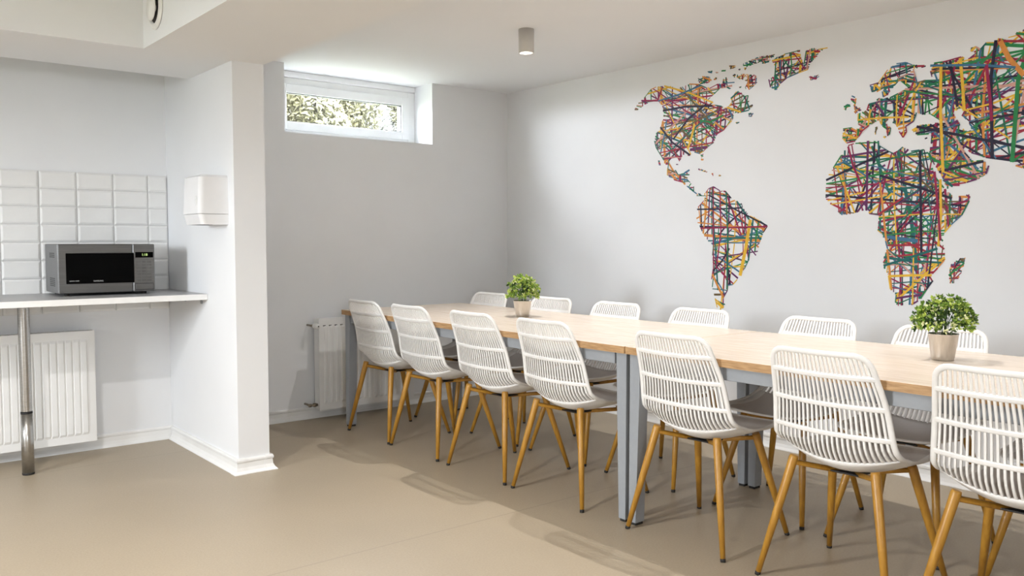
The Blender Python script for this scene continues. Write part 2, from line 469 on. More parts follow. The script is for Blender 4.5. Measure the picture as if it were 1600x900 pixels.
# ceiling spotlights
def spotlight(loc, label, power, group=None, cone=114):
    t = thing('ceiling_spotlight', label, 'ceiling light', loc, group=group)
    r, h = 0.0425, 0.128
    MB().lathe([(0, 0), (r, 0), (r, -h + .002), (r - .002, -h), (r - .006, -h), (r - .009, -h + .012), (r - .010, -h + .02)], n=40).build('body', M['lamp_body'], t)
    MB().lathe([(0, -h + .016), (r - .0095, -h + .016)], n=32).build('lens', M['lamp_lens'], t)
    ld = bpy.data.lights.new('spotlight_bulb', 'SPOT')
    ld.energy = power; ld.color = LAMP_COLOR; ld.spot_size = math.radians(cone); ld.spot_blend = 1.0; ld.shadow_soft_size = 0.006
    lo = bpy.data.objects.new('spotlight_bulb', ld); COL.objects.link(lo)
    lo.parent = t; lo.location = (0, 0, -h + .004)
    return t
spotlight((-1.20, -1.65, H), 'small grey white cylinder spotlight on the ceiling above the table', LAMP_W)
for y in (-3.30, -4.95):
    spotlight((-1.20, y, H), 'cylinder ceiling spotlight in the table row, outside the picture', LAMP_W, 'spotlights outside the picture')
for x, y in ((-4.5, -2.9), (-5.2, -4.9)):
    spotlight((x, y, HL), 'cylinder ceiling spotlight over the left half of the room, outside the picture', LAMP_LEFT_W, 'spotlights of the left half outside the picture', 150)

# ------------------------------------------------------------------ dining tables
TXN, TXF = -1.652, -0.725       # near and far long edges
def dining_table(label, y0, y1, z=0.75):
    xc, yc = (TXN + TXF) / 2, (y0 + y1) / 2
    t = thing('dining_table', label, 'table', (xc, yc, 0), group=None)
    a, b = (TXF - TXN) / 2, (y1 - y0) / 2
    top = MB().box(-a, a, -b, b, z - 0.0315, z, bev=0.0012).build('tabletop', M['oak_top'], t)
    e = MB(); q = 0.0016
    for (x0, x1, ya, yb) in ((-a - q, -a, -b, b), (a, a + q, -b, b), (-a, a, -b - q, -b), (-a, a, b, b + q)):
        e.box(x0, x1, ya, yb, z - 0.031, z - 0.0015)
    e.build('edge_band', M['oak_edge'], top)
    zt = z - 0.0325; i = 0.022; ah = 0.05
    lx = 0.052
    for s in (-1, 1):
        xa, xb = sorted((s * (a - i), s * (a - i - 0.028)))
        MB().box(xa, xb, -b + 0.075, b - 0.075, zt - ah, zt, bev=0.002).build('apron', M['grey_metal'], t)
        ya, yb = sorted((s * (b - i), s * (b - i - 0.028)))
        MB().box(-a + i + lx, a - i - lx, ya, yb, zt - ah, zt, bev=0.002).build('apron', M['grey_metal'], t)
    for sx in (-1, 1):
        for sy in (-1, 1):
            xo, xi = sx * (a - i + .001), sx * (a - i - lx)
            yo = sy * (b - 0.006)
            w0, w1 = 0.058, 0.038
            def ringz(zz, w):
                return [(xo, yo, zz), (xi, yo, zz), (xi, yo - sy * w, zz), (xo, yo - sy * w, zz)]
            vs = ringz(0.012, w1) + ringz(zt, w0)
            fs = [(0, 1, 5, 4), (1, 2, 6, 5), (2, 3, 7, 6), (3, 0, 4, 7), (3, 2, 1, 0), (4, 5, 6, 7)]
            if sx * sy < 0: fs = [f[::-1] for f in fs]
            lg = MB().add(vs, fs).build('leg', M['grey_metal'], t)
            # shallow groove down the outer faces
            xm = sorted((xo, xi)); ym = sorted((yo, yo - sy * w1))
            MB().box(xm[0] + .004, xm[1] - .004, ym[0] + .004, ym[1] - .004, 0.0, 0.012).build('foot', M['rubber'], lg)
    return t
dining_table('pale oak dining table with grey legs standing nearest the back wall radiator', -2.816, -0.37)
dining_table('pale oak dining table with grey legs cut off by the right picture edge', -5.27, -2.824)

# ------------------------------------------------------------------ chairs
# profile stations: X (front), z, half width, dish
ST = np.array([(-.264, .822, .172, .010), (-.238, .748, .185, .014), (-.205, .648, .201, .020), (-.190, .548, .212, .027), (-.178, .490, .219, .038),
               (-.132, .430, .221, .064), (-.052, .402, .220, .064), (.06, .410, .215, .046), (.16, .434, .208, .023), (.228, .447, .198, .008)])
def _cr(P, n=14):
    out = []
    for i in range(len(P) - 1):
        p0 = P[max(i - 1, 0)]; p1 = P[i]; p2 = P[i + 1]; p3 = P[min(i + 2, len(P) - 1)]
        for k in range(n):
            t = k / n
            out.append(.5 * (2 * p1 + (p2 - p0) * t + (2 * p0 - 5 * p1 + 4 * p2 - p3) * t * t + (3 * p1 - p0 - 3 * p2 + p3) * t ** 3))
    out.append(P[-1])
    return np.array(out)
CV = _cr(ST)
_seg = np.hypot(np.diff(CV[:, 0]), np.diff(CV[:, 1]))
ARC = np.concatenate([[0], np.cumsum(_seg)]); AL = ARC[-1]
TST = ARC[::14]                          # arc length at each station
def prof(t):
    q = [np.interp(t, ARC, CV[:, k]) for k in range(4)]
    e = 0.006
    dx = np.interp(min(t + e, AL), ARC, CV[:, 0]) - np.interp(max(t - e, 0), ARC, CV[:, 0])
    dz = np.interp(min(t + e, AL), ARC, CV[:, 1]) - np.interp(max(t - e, 0), ARC, CV[:, 1])
    l = math.hypot(dx, dz)
    return q, (-dz / l, dx / l), (dx / l, dz / l)
def S(u, t, off=0.0):
    """point of the shell; off = distance towards the sitter"""
    (x, z, w, c), n, _ = prof(t)
    d = c * u * u + off
    return Vector((x + n[0] * d, u * w, z + n[1] * d))
RT, RF = 0.045, 0.07
def uedge(t):
    w = prof(t)[0][2]
    h = w
    if t < RT: h = w - RT + math.sqrt(max(0, RT * RT - (RT - t) ** 2))
    if t > AL - RF:
        k = RF - (AL - t); h = w - RF + math.sqrt(max(0, RF * RF - k * k))
    return h / w
TSLOT = TST[4] + 0.62 * (TST[5] - TST[4])

def chair_meshes():
    D = {}
    # rim: closed loop around the shell
    def lin(a, b, n): return [a + (b - a) * i / n for i in range(n + 1)]
    ts = [0, .003, .010, .02, .034, RT] + lin(RT, AL - RF, 26)[1:] + [AL - RF + .02, AL - RF + .04, AL - .016, AL - .005, AL]
    right = [(uedge(t), t) for t in ts]
    u_top, u_fr = uedge(0), uedge(AL)
    loop = [(u, 0.0) for u in lin(-u_top, u_top, 10)[1:-1]] + right + [(u, AL) for u in lin(u_fr, -u_fr, 10)[1:-1]] + [(-u, t) for u, t in right[::-1]]
    # rim section: flat ellipse, wide across the shell and thin along the normal
    mb = MB(); N = len(loop); n = 8; vs = []
    for i, (u, t) in enumerate(loop):
        p = S(u, t)
        tan = (S(*loop[(i + 1) % N]) - S(*loop[i - 1])).normalized()
        (_, _, _, c), nn, _ = prof(t)
        nv = Vector((nn[0], -2 * c * u / .21, nn[1])).normalized()
        sd = tan.cross(nv).normalized(); nv = sd.cross(tan).normalized()
        back = t < TSLOT
        ra, rb = (.0105, .0075) if back else (.0075, .0055)
        for k in range(n):
            a = 2 * math.pi * k / n
            vs.append(p + sd * (math.cos(a) * ra) + nv * (math.sin(a) * rb))
    fs = [(i * n + k, i * n + (k + 1) % n, ((i + 1) % N) * n + (k + 1) % n, ((i + 1) % N) * n + k) for i in range(N) for k in range(n)]
    mb.add(vs, fs, 0, True)
    D['rim'] = mb.mesh('rim', M['plastic'])
    # seat: solid dished sheet with thickness
    mb = MB(); nt, nu = 22, 14
    tt = lin(TSLOT, AL - .002, nt)
    grid = [[(-1 + 2 * j / nu) * uedge(t) for j in range(nu + 1)] for t in tt]
    up = [S(u, t, .003) for t, r in zip(tt, grid) for u in r]; dn = [S(u, t, -.004) for t, r in zip(tt, grid) for u in r]
    W = nu + 1; o = len(up); fs = []; top = []
    for i in range(nt):
        for j in range(nu):
            a, b, c, d = i * W + j, i * W + j + 1, (i + 1) * W + j + 1, (i + 1) * W + j
            fs.append((o + a, o + b, o + c, o + d))
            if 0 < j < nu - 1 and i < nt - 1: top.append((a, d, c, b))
            else: fs.append((a, d, c, b))
    for j in range(nu):
        fs.append((j, j + 1, o + j + 1, o + j)); k = nt * W + j; fs.append((k + 1, k, o + k, o + k + 1))
    for i in range(nt):
        a, b = i * W, (i + 1) * W; fs.append((b, a, o + a, o + b)); a += nu; b += nu; fs.append((a, b, o + b, o + a))
    mb.add(up + dn, fs, 0, True)
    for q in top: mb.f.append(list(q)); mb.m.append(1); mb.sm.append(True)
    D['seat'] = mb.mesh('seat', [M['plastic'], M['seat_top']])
    # slats: upright bars of the back, too thin to pick apart one by one
    mb = MB(); ns = 23
    for k in range(ns):
        u = -0.915 + 1.83 * k / (ns - 1)
        t0 = 0.0
        while uedge(t0) < abs(u) + .02 and t0 < .08: t0 += .002
        tl = lin(max(t0 - .004, 0), TSLOT + .008, 15)
        hw = .0036
        vs = []
        for t in tl:
            w = prof(t)[0][2]; du = hw / w
            vs += [S(u - du, t, .003), S(u + du, t, .003), S(u + du, t, -.003), S(u - du, t, -.003)]
        fs = []
        for i in range(15):
            for q in range(4):
                q2 = (q + 1) % 4
                fs.append((i * 4 + q, (i + 1) * 4 + q, (i + 1) * 4 + q2, i * 4 + q2))
        mb.add(vs, fs)
    D['slats'] = mb.mesh('slats', M['plastic'])
    for idx, st in enumerate((1, 2, 3)):
        mb = MB(); vs = []; t = TST[st]; nn = 18
        for u in lin(-1, 1, nn):
            for dt, of in ((-.0085, .0035), (.0085, .0035), (.0085, -.0052), (.004, -.0075), (-.004, -.0075), (-.0085, -.0052)):
                vs.append(S(u, t + dt, of))
        fs = [(i * 6 + q, i * 6 + (q + 1) % 6, (i + 1) * 6 + (q + 1) % 6, (i + 1) * 6 + q) for i in range(nn) for q in range(6)]
        fs += [tuple(range(6))[::-1], tuple(nn * 6 + q for q in range(6))]
        mb.add(vs, fs)
        D['crossbar%d' % idx] = mb.mesh('crossbar', M['plastic'])
    return D
CD = chair_meshes()
LEGS = [((-.146, .148, .437), (-.222, .240, 0)), ((-.146, -.148, .437), (-.222, -.240, 0)), ((.105, .145, .419), (.222, .222, 0)), ((.105, -.145, .419), (.222, -.222, 0))]
def make_chair():
    t = thing('dining_chair', '', 'chair')
    def part(name, me, par=t, kind=None):
        o = bpy.data.objects.new(name, me); COL.objects.link(o); o.parent = par
        if kind: o['kind'] = kind
        return o
    part('seat', CD['seat']); part('rim', CD['rim']); part('slats', CD['slats'], kind='stuff')
    for k in range(3): part('crossbar', CD['crossbar%d' % k])
    tops = []
    for a, b in LEGS:
        A, B = Vector(a), Vector(b); d = (B - A)
        tops.append(A + d * .035)
        lg = MB().tube([A, A + d * .02, A + d * .45, A + d * .975], [.0145, .0165, .0145, .0098], 12).build('leg', M['gold'], t)
        o = A + d * .972
        MB().tube([o, Vector((B.x, B.y, 0.0))], [.0102, .0095], 10).build('foot', M['rubber'], lg)
    fr = MB()
    c = Vector((-.02, 0, .384))
    for p in tops:
        q = p.copy(); q.z = .398
        fr.tube([p, q * .35 + p * .65, c + (q - c) * .12], [.010, .0095, .0095], 8)
    fr = fr.build('leg_brace', M['gold'], t)
    MB().box(-.075, .035, -.055, .055, .3875, .3935, bev=.001).build('mounting_plate', M['black'], fr)
    return t

proto = make_chair()
NEAR = [(-.738, .0), (-1.240, .0), (-1.818, .0), (-2.358, .0), (-3.107, .0), (-3.735, .0), (-4.286, .0)]
FAR = [-.640, -1.270, -1.830, -2.430, -3.110, -3.660, -4.26]
nl = ['white slatted chair at the far left end of the near row, closest to the radiator',
      'second white slatted chair from the left in the near row',
      'third white slatted chair from the left in the near row',
      'fourth white slatted chair from the left, just left of the double table legs',
      'fifth white slatted chair of the near row, just right of the double table legs',
      'sixth white slatted chair of the near row, left of the cropped one',
      'white slatted chair in the near row cut off by the right picture edge']
flb = ['white slatted chair across the table, leftmost of the far row, left of the small plant',
       'white slatted chair across the table, its back partly behind the left potted plant',
       'white slatted chair across the table, third of the far row',
       'white slatted chair across the table, under the tip of South America',
       'white slatted chair across the table, fifth of the far row, left of the right plant',
       'white slatted chair across the table directly behind the right potted plant',
       'white slatted chair across the table, seen only through the cropped near chair']
for i, (y, rz) in enumerate(NEAR):
    o = proto if i == 0 else copy_tree(proto)
    o.location = (-1.457, y, 0); o.rotation_euler = (0, 0, rz)
    o['label'] = nl[i]; o['group'] = 'white chairs along the near side of the tables'
for i, y in enumerate(FAR):
    o = copy_tree(proto)
    o.location = (-.914, y, 0); o.rotation_euler = (0, 0, math.pi)
    o['label'] = flb[i]; o['group'] = 'white chairs along the far side of the tables'

# ------------------------------------------------------------------ potted plants
def plant(label, loc, rt, rb, h, fr_, fh, mix, seed):
    rr = random.Random(seed)
    t = thing('potted_plant', label, 'plant', loc)
    MB().lathe([(0, 0.001), (rb * .93, 0.001), (rb * .95, .008), (rb, .012), (rb + .0005, .016), (rt, h - .003), (rt + .0015, h - .001), (rt + .0015, h), (rt - .0015, h), (rt - .003, h - .012), (0, h - .012)], n=40).build('pot', M['pot'], t)
    MB().lathe([(0, h - .006), (rt - .006, h - .011)], n=24).build('soil', M['soil'], t)
    st = MB()
    for k in range(14):
        a = rr.uniform(0, 6.28); e = rr.uniform(.1, 1)
        q = Vector((math.cos(a) * fr_ * .75 * e, math.sin(a) * fr_ * .75 * e, h + fh * (.85 - .5 * e * e)))
        st.tube([(math.cos(a) * rt * .5 * e, math.sin(a) * rt * .5 * e, h - .012), q * .5 + Vector((0, 0, h * .5)), q], .0012, 4)
    st.build('stems', M['leaf_dark'], t, kind='stuff')
    lf = MB()
    for c in range(330):
        # clusters over a dome
        a = rr.uniform(0, 6.283); zz = rr.uniform(-.42, 1.0)
        rad = math.sqrt(max(0, 1 - zz * zz)); k = rr.uniform(.62, 1.03)
        base = Vector((math.cos(a) * rad * fr_ * k, math.sin(a) * rad * fr_ * k, h + fh * .36 + fh * .62 * zz * k))
        if base.z < h + .004: base.z = h + rr.uniform(.004, .012)
        out = Vector((math.cos(a) * rad, math.sin(a) * rad, zz * .8 + .35)).normalized()
        g = rr.random()
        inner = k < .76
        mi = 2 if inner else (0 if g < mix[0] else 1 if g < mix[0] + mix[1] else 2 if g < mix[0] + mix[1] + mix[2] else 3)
        for n in range(7):
            d = (out + Vector((rr.gauss(0, .75), rr.gauss(0, .75), rr.gauss(0, .75)))).normalized()
            s = d.cross(Vector((rr.gauss(0, 1), rr.gauss(0, 1), rr.gauss(0, 1)))).normalized(); up = s.cross(d)
            L_ = rr.uniform(.011, .018); w = L_ * .33
            p = base + d * .002
            m2 = mi if rr.random() < .8 else rr.choice((0, 1, 1))
            lf.add([p, p + d * L_ * .5 + s * w - up * .001, p + d * L_ + up * -.002, p + d * L_ * .5 - s * w - up * .001, p + d * L_ * .5 + up * .0015],
                   [(0, 1, 4), (1, 2, 4), (2, 3, 4), (3, 0, 4)], m2)
    lf.build('foliage', [M['leaf_light'], M['leaf_mid'], M['leaf_dark'], M['leaf_pale']], t, kind='stuff')
    return t
plant('bushy light green plant in a small zinc pot at the left end of the tables', (-1.10, -1.50, .75), .0535, .039, .094, .089, .144, (.55, .30, .05), 3)
plant('bushy dark and yellow green plant in a zinc pot near the right picture edge', (-1.05, -3.840, .75), .0515, .040, .098, .100, .138, (.30, .40, .22), 5)

# ------------------------------------------------------------------ world map made of coloured strips on the right wall
SCOL = [(.30, .012, .070), (.36, .020, .045), (.13, .022, .115), (.010, .135, .125), (.012, .165, .085), (.020, .23, .065), (.78, .47, .04), (.68, .27, .055), (.018, .014, .040), (.05, .17, .29), (.16, .11, .045), (.62, .34, .28)]
SM = [mat('strip_paint_%s' % n, c, tuple(v * .85 for v in c), rough=.55, scale=40, spec=.3) for n, c in zip(('crimson', 'red', 'purple', 'teal', 'sea_green', 'green', 'yellow', 'orange', 'navy', 'blue', 'olive', 'rose'), SCOL)]
MAP = {
 'north_america': [[(-1.327,2.034),(-1.365,2.085),(-1.424,2.116),(-1.482,2.164),(-1.526,2.174),(-1.604,2.171),(-1.716,2.143),(-1.796,2.155),(-1.869,2.143),(-1.928,2.114),(-2.004,2.126),(-2.066,2.123),(-2.133,2.118),(-2.115,2.1),(-2.029,2.1),(-1.992,2.073),(-1.957,2.054),(-1.974,2.024),(-1.996,2.001),(-2.043,1.989),(-2.068,1.976),(-2.095,1.983),(-2.114,2.001),(-2.107,2.028),(-2.134,2.051),(-2.154,2.065),(-2.182,2.05),(-2.203,2.027),(-2.23,2.029),(-2.236,1.993),(-2.262,1.969),(-2.237,1.944),(-2.181,1.939),(-2.118,1.938),(-2.133,1.922),(-2.119,1.896),(-2.082,1.87),(-2.058,1.846),(-2.011,1.828),(-1.987,1.779),(-1.94,1.756),(-1.91,1.732),(-1.882,1.721),(-1.842,1.733),(-1.803,1.716),(-1.751,1.724),(-1.719,1.675),(-1.692,1.632),(-1.716,1.6),(-1.764,1.608),(-1.804,1.632),(-1.811,1.605),(-1.785,1.57),(-1.812,1.547),(-1.839,1.522),(-1.84,1.493),(-1.806,1.511),(-1.751,1.554),(-1.682,1.572),(-1.626,1.604),(-1.628,1.649),(-1.596,1.7),(-1.567,1.74),(-1.53,1.787),(-1.515,1.832),(-1.529,1.88),(-1.565,1.893),(-1.586,1.955),(-1.592,2.009),(-1.577,2.054),(-1.541,2.085),(-1.483,2.085),(-1.432,2.074),(-1.373,2.049)]],
 'arctic_islands': [[(-1.849,2.179),(-1.901,2.188),(-1.952,2.174),(-1.968,2.149),(-1.927,2.14),(-1.876,2.146)],[(-1.978,2.158),(-2.005,2.172),(-2.003,2.146)],[(-2.053,2.155),(-2.084,2.158),(-2.078,2.115),(-2.044,2.126)],[(-2.126,2.161),(-2.186,2.16),(-2.28,2.139),(-2.29,2.096),(-2.241,2.061),(-2.202,2.071),(-2.225,2.111),(-2.153,2.141)],[(-2.176,2.216),(-2.223,2.225),(-2.301,2.241),(-2.403,2.236),(-2.394,2.22),(-2.315,2.21),(-2.212,2.195)],[(-1.933,2.211),(-1.977,2.209),(-1.965,2.195)],[(-2.034,2.2),(-2.071,2.203),(-2.065,2.191)],[(-2.091,2.222),(-2.143,2.213),(-2.132,2.2),(-2.101,2.2)],[(-2.114,2.166),(-2.144,2.169),(-2.133,2.144)],[(-2.158,2.092),(-2.181,2.087),(-2.176,2.075)],[(-2.079,2.098),(-2.115,2.086),(-2.085,2.084)],[(-2.315,2.208),(-2.364,2.217),(-2.381,2.205),(-2.325,2.193)],[(-2.193,2.194),(-2.215,2.192),(-2.204,2.179)],[(-1.99,2.202),(-2.015,2.193),(-2.003,2.189)],[(-2.156,2.192),(-2.174,2.191),(-2.169,2.18)]],
 'newfoundland': [[(-2.232,1.925),(-2.267,1.923),(-2.255,1.903),(-2.232,1.909)],[(-2.137,1.886),(-2.173,1.882),(-2.155,1.872)]],
 'caribbean_islands': [[(-1.889,1.715),(-1.911,1.716),(-1.908,1.693),(-1.893,1.696)],[(-1.893,1.689),(-1.914,1.687),(-1.909,1.676),(-1.893,1.677)],[(-1.85,1.632),(-1.896,1.626),(-1.942,1.606),(-1.936,1.6),(-1.89,1.619)],[(-1.972,1.594),(-1.987,1.595),(-1.985,1.576)],[(-2.012,1.586),(-2.05,1.578),(-2.031,1.574)],[(-1.546,1.707),(-1.56,1.708),(-1.571,1.669),(-1.556,1.67)]],
 'greenland': [[(-2.381,2.21),(-2.468,2.227),(-2.562,2.232),(-2.573,2.174),(-2.589,2.153),(-2.601,2.223),(-2.642,2.232),(-2.673,2.217),(-2.728,2.217),(-2.678,2.203),(-2.669,2.184),(-2.628,2.154),(-2.614,2.12),(-2.556,2.11),(-2.482,2.093),(-2.444,2.07),(-2.417,2.036),(-2.378,2.055),(-2.366,2.102),(-2.405,2.118),(-2.409,2.161)]],
 'iceland': [[(-2.62,2.079),(-2.686,2.082),(-2.676,2.061),(-2.63,2.06)]],
 'south_america': [[(-1.826,1.499),(-1.863,1.476),(-1.931,1.479),(-1.954,1.504),(-1.988,1.514),(-2.039,1.486),(-2.077,1.483),(-2.12,1.44),(-2.145,1.426),(-2.193,1.407),(-2.201,1.382),(-2.254,1.331),(-2.324,1.3),(-2.373,1.27),(-2.348,1.236),(-2.338,1.209),(-2.321,1.172),(-2.314,1.131),(-2.299,1.101),(-2.247,1.07),(-2.219,1.019),(-2.171,0.957),(-2.141,0.926),(-2.104,0.919),(-2.101,0.888),(-2.071,0.84),(-2.091,0.813),(-2.077,0.785),(-2.045,0.76),(-2.029,0.782),(-2.012,0.837),(-1.992,0.889),(-1.984,0.951),(-1.995,1.016),(-1.988,1.097),(-1.994,1.159),(-1.955,1.185),(-1.915,1.232),(-1.889,1.274),(-1.863,1.313),(-1.862,1.361),(-1.874,1.392),(-1.919,1.432),(-1.929,1.461),(-1.863,1.464),(-1.826,1.488)]],
 'africa': [[(-2.858,1.687),(-2.89,1.694),(-2.94,1.699),(-3.023,1.697),(-3.027,1.672),(-3.079,1.639),(-3.103,1.626),(-3.124,1.635),(-3.151,1.655),(-3.181,1.64),(-3.193,1.63),(-3.235,1.633),(-3.268,1.633),(-3.278,1.616),(-3.296,1.567),(-3.312,1.5),(-3.358,1.441),(-3.388,1.412),(-3.403,1.392),(-3.484,1.408),(-3.476,1.375),(-3.444,1.308),(-3.396,1.263),(-3.366,1.227),(-3.358,1.176),(-3.372,1.129),(-3.369,1.092),(-3.338,1.054),(-3.313,1.025),(-3.317,0.992),(-3.285,0.944),(-3.258,0.9),(-3.23,0.87),(-3.142,0.857),(-3.132,0.874),(-3.136,0.913),(-3.105,0.941),(-3.093,1.009),(-3.065,1.053),(-3.064,1.097),(-3.085,1.146),(-3.074,1.185),(-3.053,1.224),(-3.03,1.24),(-3.035,1.318),(-2.983,1.326),(-2.962,1.346),(-2.899,1.332),(-2.828,1.322),(-2.792,1.359),(-2.758,1.391),(-2.733,1.414),(-2.734,1.466),(-2.738,1.527),(-2.776,1.576),(-2.821,1.639)]],
 'madagascar': [[(-3.468,1.121),(-3.46,1.066),(-3.448,1.029),(-3.427,0.983),(-3.398,0.981),(-3.391,1.018),(-3.401,1.074),(-3.436,1.097)]],
 'british_isles': [[(-2.873,1.952),(-2.898,1.925),(-2.893,1.89),(-2.933,1.868),(-2.915,1.859),(-2.874,1.836),(-2.892,1.864),(-2.879,1.908),(-2.867,1.929)],[(-2.828,1.896),(-2.859,1.91),(-2.867,1.888),(-2.83,1.869)]],
 'scandinavia': [[(-2.969,1.985),(-3.016,1.992),(-3.043,2.026),(-3.063,2.05),(-3.107,2.073),(-3.155,2.072),(-3.187,2.055),(-3.262,2.037),(-3.211,2.035),(-3.181,2.029),(-3.169,2.006),(-3.125,1.991),(-3.101,1.967),(-3.068,1.927),(-3.043,1.916),(-3.037,1.945),(-3.051,1.962),(-3.01,1.95),(-2.98,1.949)]],
 'mediterranean_islands': [[(-3.004,1.768),(-3.016,1.77),(-3.016,1.728),(-3.005,1.731)],[(-3.045,1.721),(-3.065,1.715),(-3.058,1.707)],[(-3.258,1.687),(-3.272,1.691),(-3.266,1.681)]],
 'eurasia': [[(-2.827,1.777),(-2.877,1.779),(-2.921,1.767),(-2.91,1.809),(-2.911,1.848),(-2.958,1.858),(-2.968,1.89),(-3.006,1.894),(-3.013,1.923),(-3.005,1.93),(-3.027,1.91),(-3.078,1.907),(-3.121,1.923),(-3.147,1.935),(-3.171,1.949),(-3.135,1.983),(-3.116,1.986),(-3.117,2.0),(-3.169,2.014),(-3.194,2.033),(-3.205,1.994),(-3.214,1.964),(-3.254,1.97),(-3.287,1.982),(-3.278,2.01),(-3.295,2.046),(-3.336,2.045),(-3.367,2.048),(-3.421,2.055),(-3.461,2.044),(-3.49,2.063),(-3.459,2.077),(-3.466,2.092),(-3.485,2.092),(-3.507,2.075),(-3.533,2.102),(-3.579,2.095),(-3.585,2.113),(-3.616,2.101),(-3.639,2.119),(-3.665,2.123),(-3.691,2.133),(-3.801,2.121),(-3.82,1.495),(-3.773,1.483),(-3.724,1.494),(-3.704,1.516),(-3.674,1.527),(-3.652,1.555),(-3.579,1.568),(-3.541,1.576),(-3.518,1.586),(-3.48,1.6),(-3.44,1.624),(-3.449,1.603),(-3.473,1.575),(-3.496,1.555),(-3.522,1.569),(-3.559,1.535),(-3.548,1.497),(-3.525,1.482),(-3.508,1.475),(-3.464,1.463),(-3.43,1.451),(-3.382,1.443),(-3.371,1.432),(-3.365,1.458),(-3.346,1.5),(-3.31,1.556),(-3.296,1.586),(-3.283,1.616),(-3.286,1.64),(-3.291,1.661),(-3.294,1.698),(-3.279,1.708),(-3.221,1.709),(-3.193,1.735),(-3.203,1.751),(-3.245,1.755),(-3.293,1.753),(-3.338,1.763),(-3.285,1.803),(-3.252,1.802),(-3.216,1.818),(-3.202,1.777),(-3.163,1.756),(-3.169,1.73),(-3.151,1.702),(-3.131,1.734),(-3.114,1.77),(-3.07,1.798),(-3.054,1.788),(-3.087,1.756),(-3.082,1.722),(-3.068,1.716),(-3.062,1.75),(-3.034,1.782),(-3.026,1.803),(-2.97,1.78),(-2.936,1.757),(-2.916,1.729),(-2.897,1.707),(-2.85,1.701),(-2.825,1.728)],[(-3.39,1.796),(-3.429,1.817),(-3.445,1.799),(-3.433,1.777),(-3.465,1.749),(-3.478,1.707),(-3.448,1.702),(-3.426,1.736),(-3.405,1.772)]],
}

BOLD = [
 ('north_america', 8, 0.0062, [(-1.585, 2.015), (-1.758, 2.021), (-1.974, 2.0)]),
 ('north_america', 8, 0.0062, [(-1.672, 1.826), (-1.793, 1.944), (-1.929, 2.016)]),
 ('north_america', 8, 0.0062, [(-1.565, 1.914), (-1.665, 1.808), (-1.809, 1.717)]),
 ('north_america', 6, 0.008, [(-1.84, 1.907), (-1.821, 1.836), (-1.789, 1.755)]),
 ('north_america', 5, 0.006, [(-1.879, 1.924), (-1.957, 1.905), (-2.057, 1.935)]),
 ('south_america', 8, 0.0055, [(-1.996, 1.003), (-2.059, 1.064), (-2.113, 1.141)]),
 ('south_america', 8, 0.0045, [(-1.867, 1.38), (-2.035, 1.377), (-2.2, 1.38)]),
 ('south_america', 8, 0.0045, [(-1.955, 1.464), (-2.158, 1.368), (-2.371, 1.272)]),
 ('south_america', 6, 0.011, [(-2.257, 1.309), (-2.228, 1.142), (-2.191, 0.98)]),
 ('south_america', 0, 0.0045, [(-1.895, 1.264), (-2.111, 1.265), (-2.371, 1.268)]),
 ('south_america', 4, 0.005, [(-2.083, 1.477), (-2.1, 1.202), (-2.099, 0.895)]),
 ('south_america', 0, 0.0045, [(-2.039, 1.484), (-2.049, 1.243), (-2.018, 1.016)]),
 ('south_america', 7, 0.007, [(-1.99, 0.984), (-2.03, 0.913), (-2.075, 0.843)]),
 ('africa', 2, 0.0062, [(-2.967, 1.702), (-2.967, 1.524), (-2.967, 1.344)]),
 ('africa', 8, 0.006, [(-2.735, 1.512), (-2.909, 1.578), (-3.078, 1.639)]),
 ('africa', 8, 0.0062, [(-3.035, 1.52), (-3.243, 1.447), (-3.397, 1.389)]),
 ('africa', 8, 0.0062, [(-3.238, 1.631), (-3.248, 1.367), (-3.258, 1.111)]),
 ('africa', 0, 0.0055, [(-2.858, 1.682), (-2.888, 1.579), (-2.943, 1.466)]),
 ('africa', 6, 0.006, [(-3.34, 1.484), (-3.347, 1.317), (-3.339, 1.159)]),
 ('africa', 0, 0.0055, [(-3.311, 1.523), (-3.335, 1.317), (-3.348, 1.187)]),
 ('africa', 6, 0.006, [(-3.093, 1.006), (-3.207, 1.014), (-3.311, 1.018)]),
 ('africa', 3, 0.006, [(-3.067, 1.059), (-3.195, 1.101), (-3.335, 1.149)]),
 ('eurasia', 8, 0.0075, [(-3.574, 2.106), (-3.557, 1.943), (-3.573, 1.57)]),
 ('eurasia', 8, 0.0065, [(-3.218, 1.749), (-3.454, 1.679), (-3.706, 1.606)]),
 ('eurasia', 8, 0.006, [(-3.37, 2.046), (-3.391, 1.935), (-3.411, 1.823)]),
 ('eurasia', 6, 0.007, [(-3.328, 2.039), (-3.332, 1.813), (-3.352, 1.516)]),
 ('eurasia', 5, 0.009, [(-3.694, 1.987), (-3.673, 1.91), (-3.659, 1.544)]),
 ('eurasia', 6, 0.007, [(-3.417, 2.051), (-3.432, 1.921), (-3.442, 1.8)]),
 ('eurasia', 7, 0.011, [(-3.592, 2.099), (-3.631, 2.016), (-3.696, 1.93)]),
 ('eurasia', 9, 0.0055, [(-3.277, 2.037), (-3.491, 2.007), (-3.661, 1.969)]),
 ('eurasia', 0, 0.007, [(-3.536, 2.0), (-3.558, 1.825), (-3.566, 1.739)]),
]
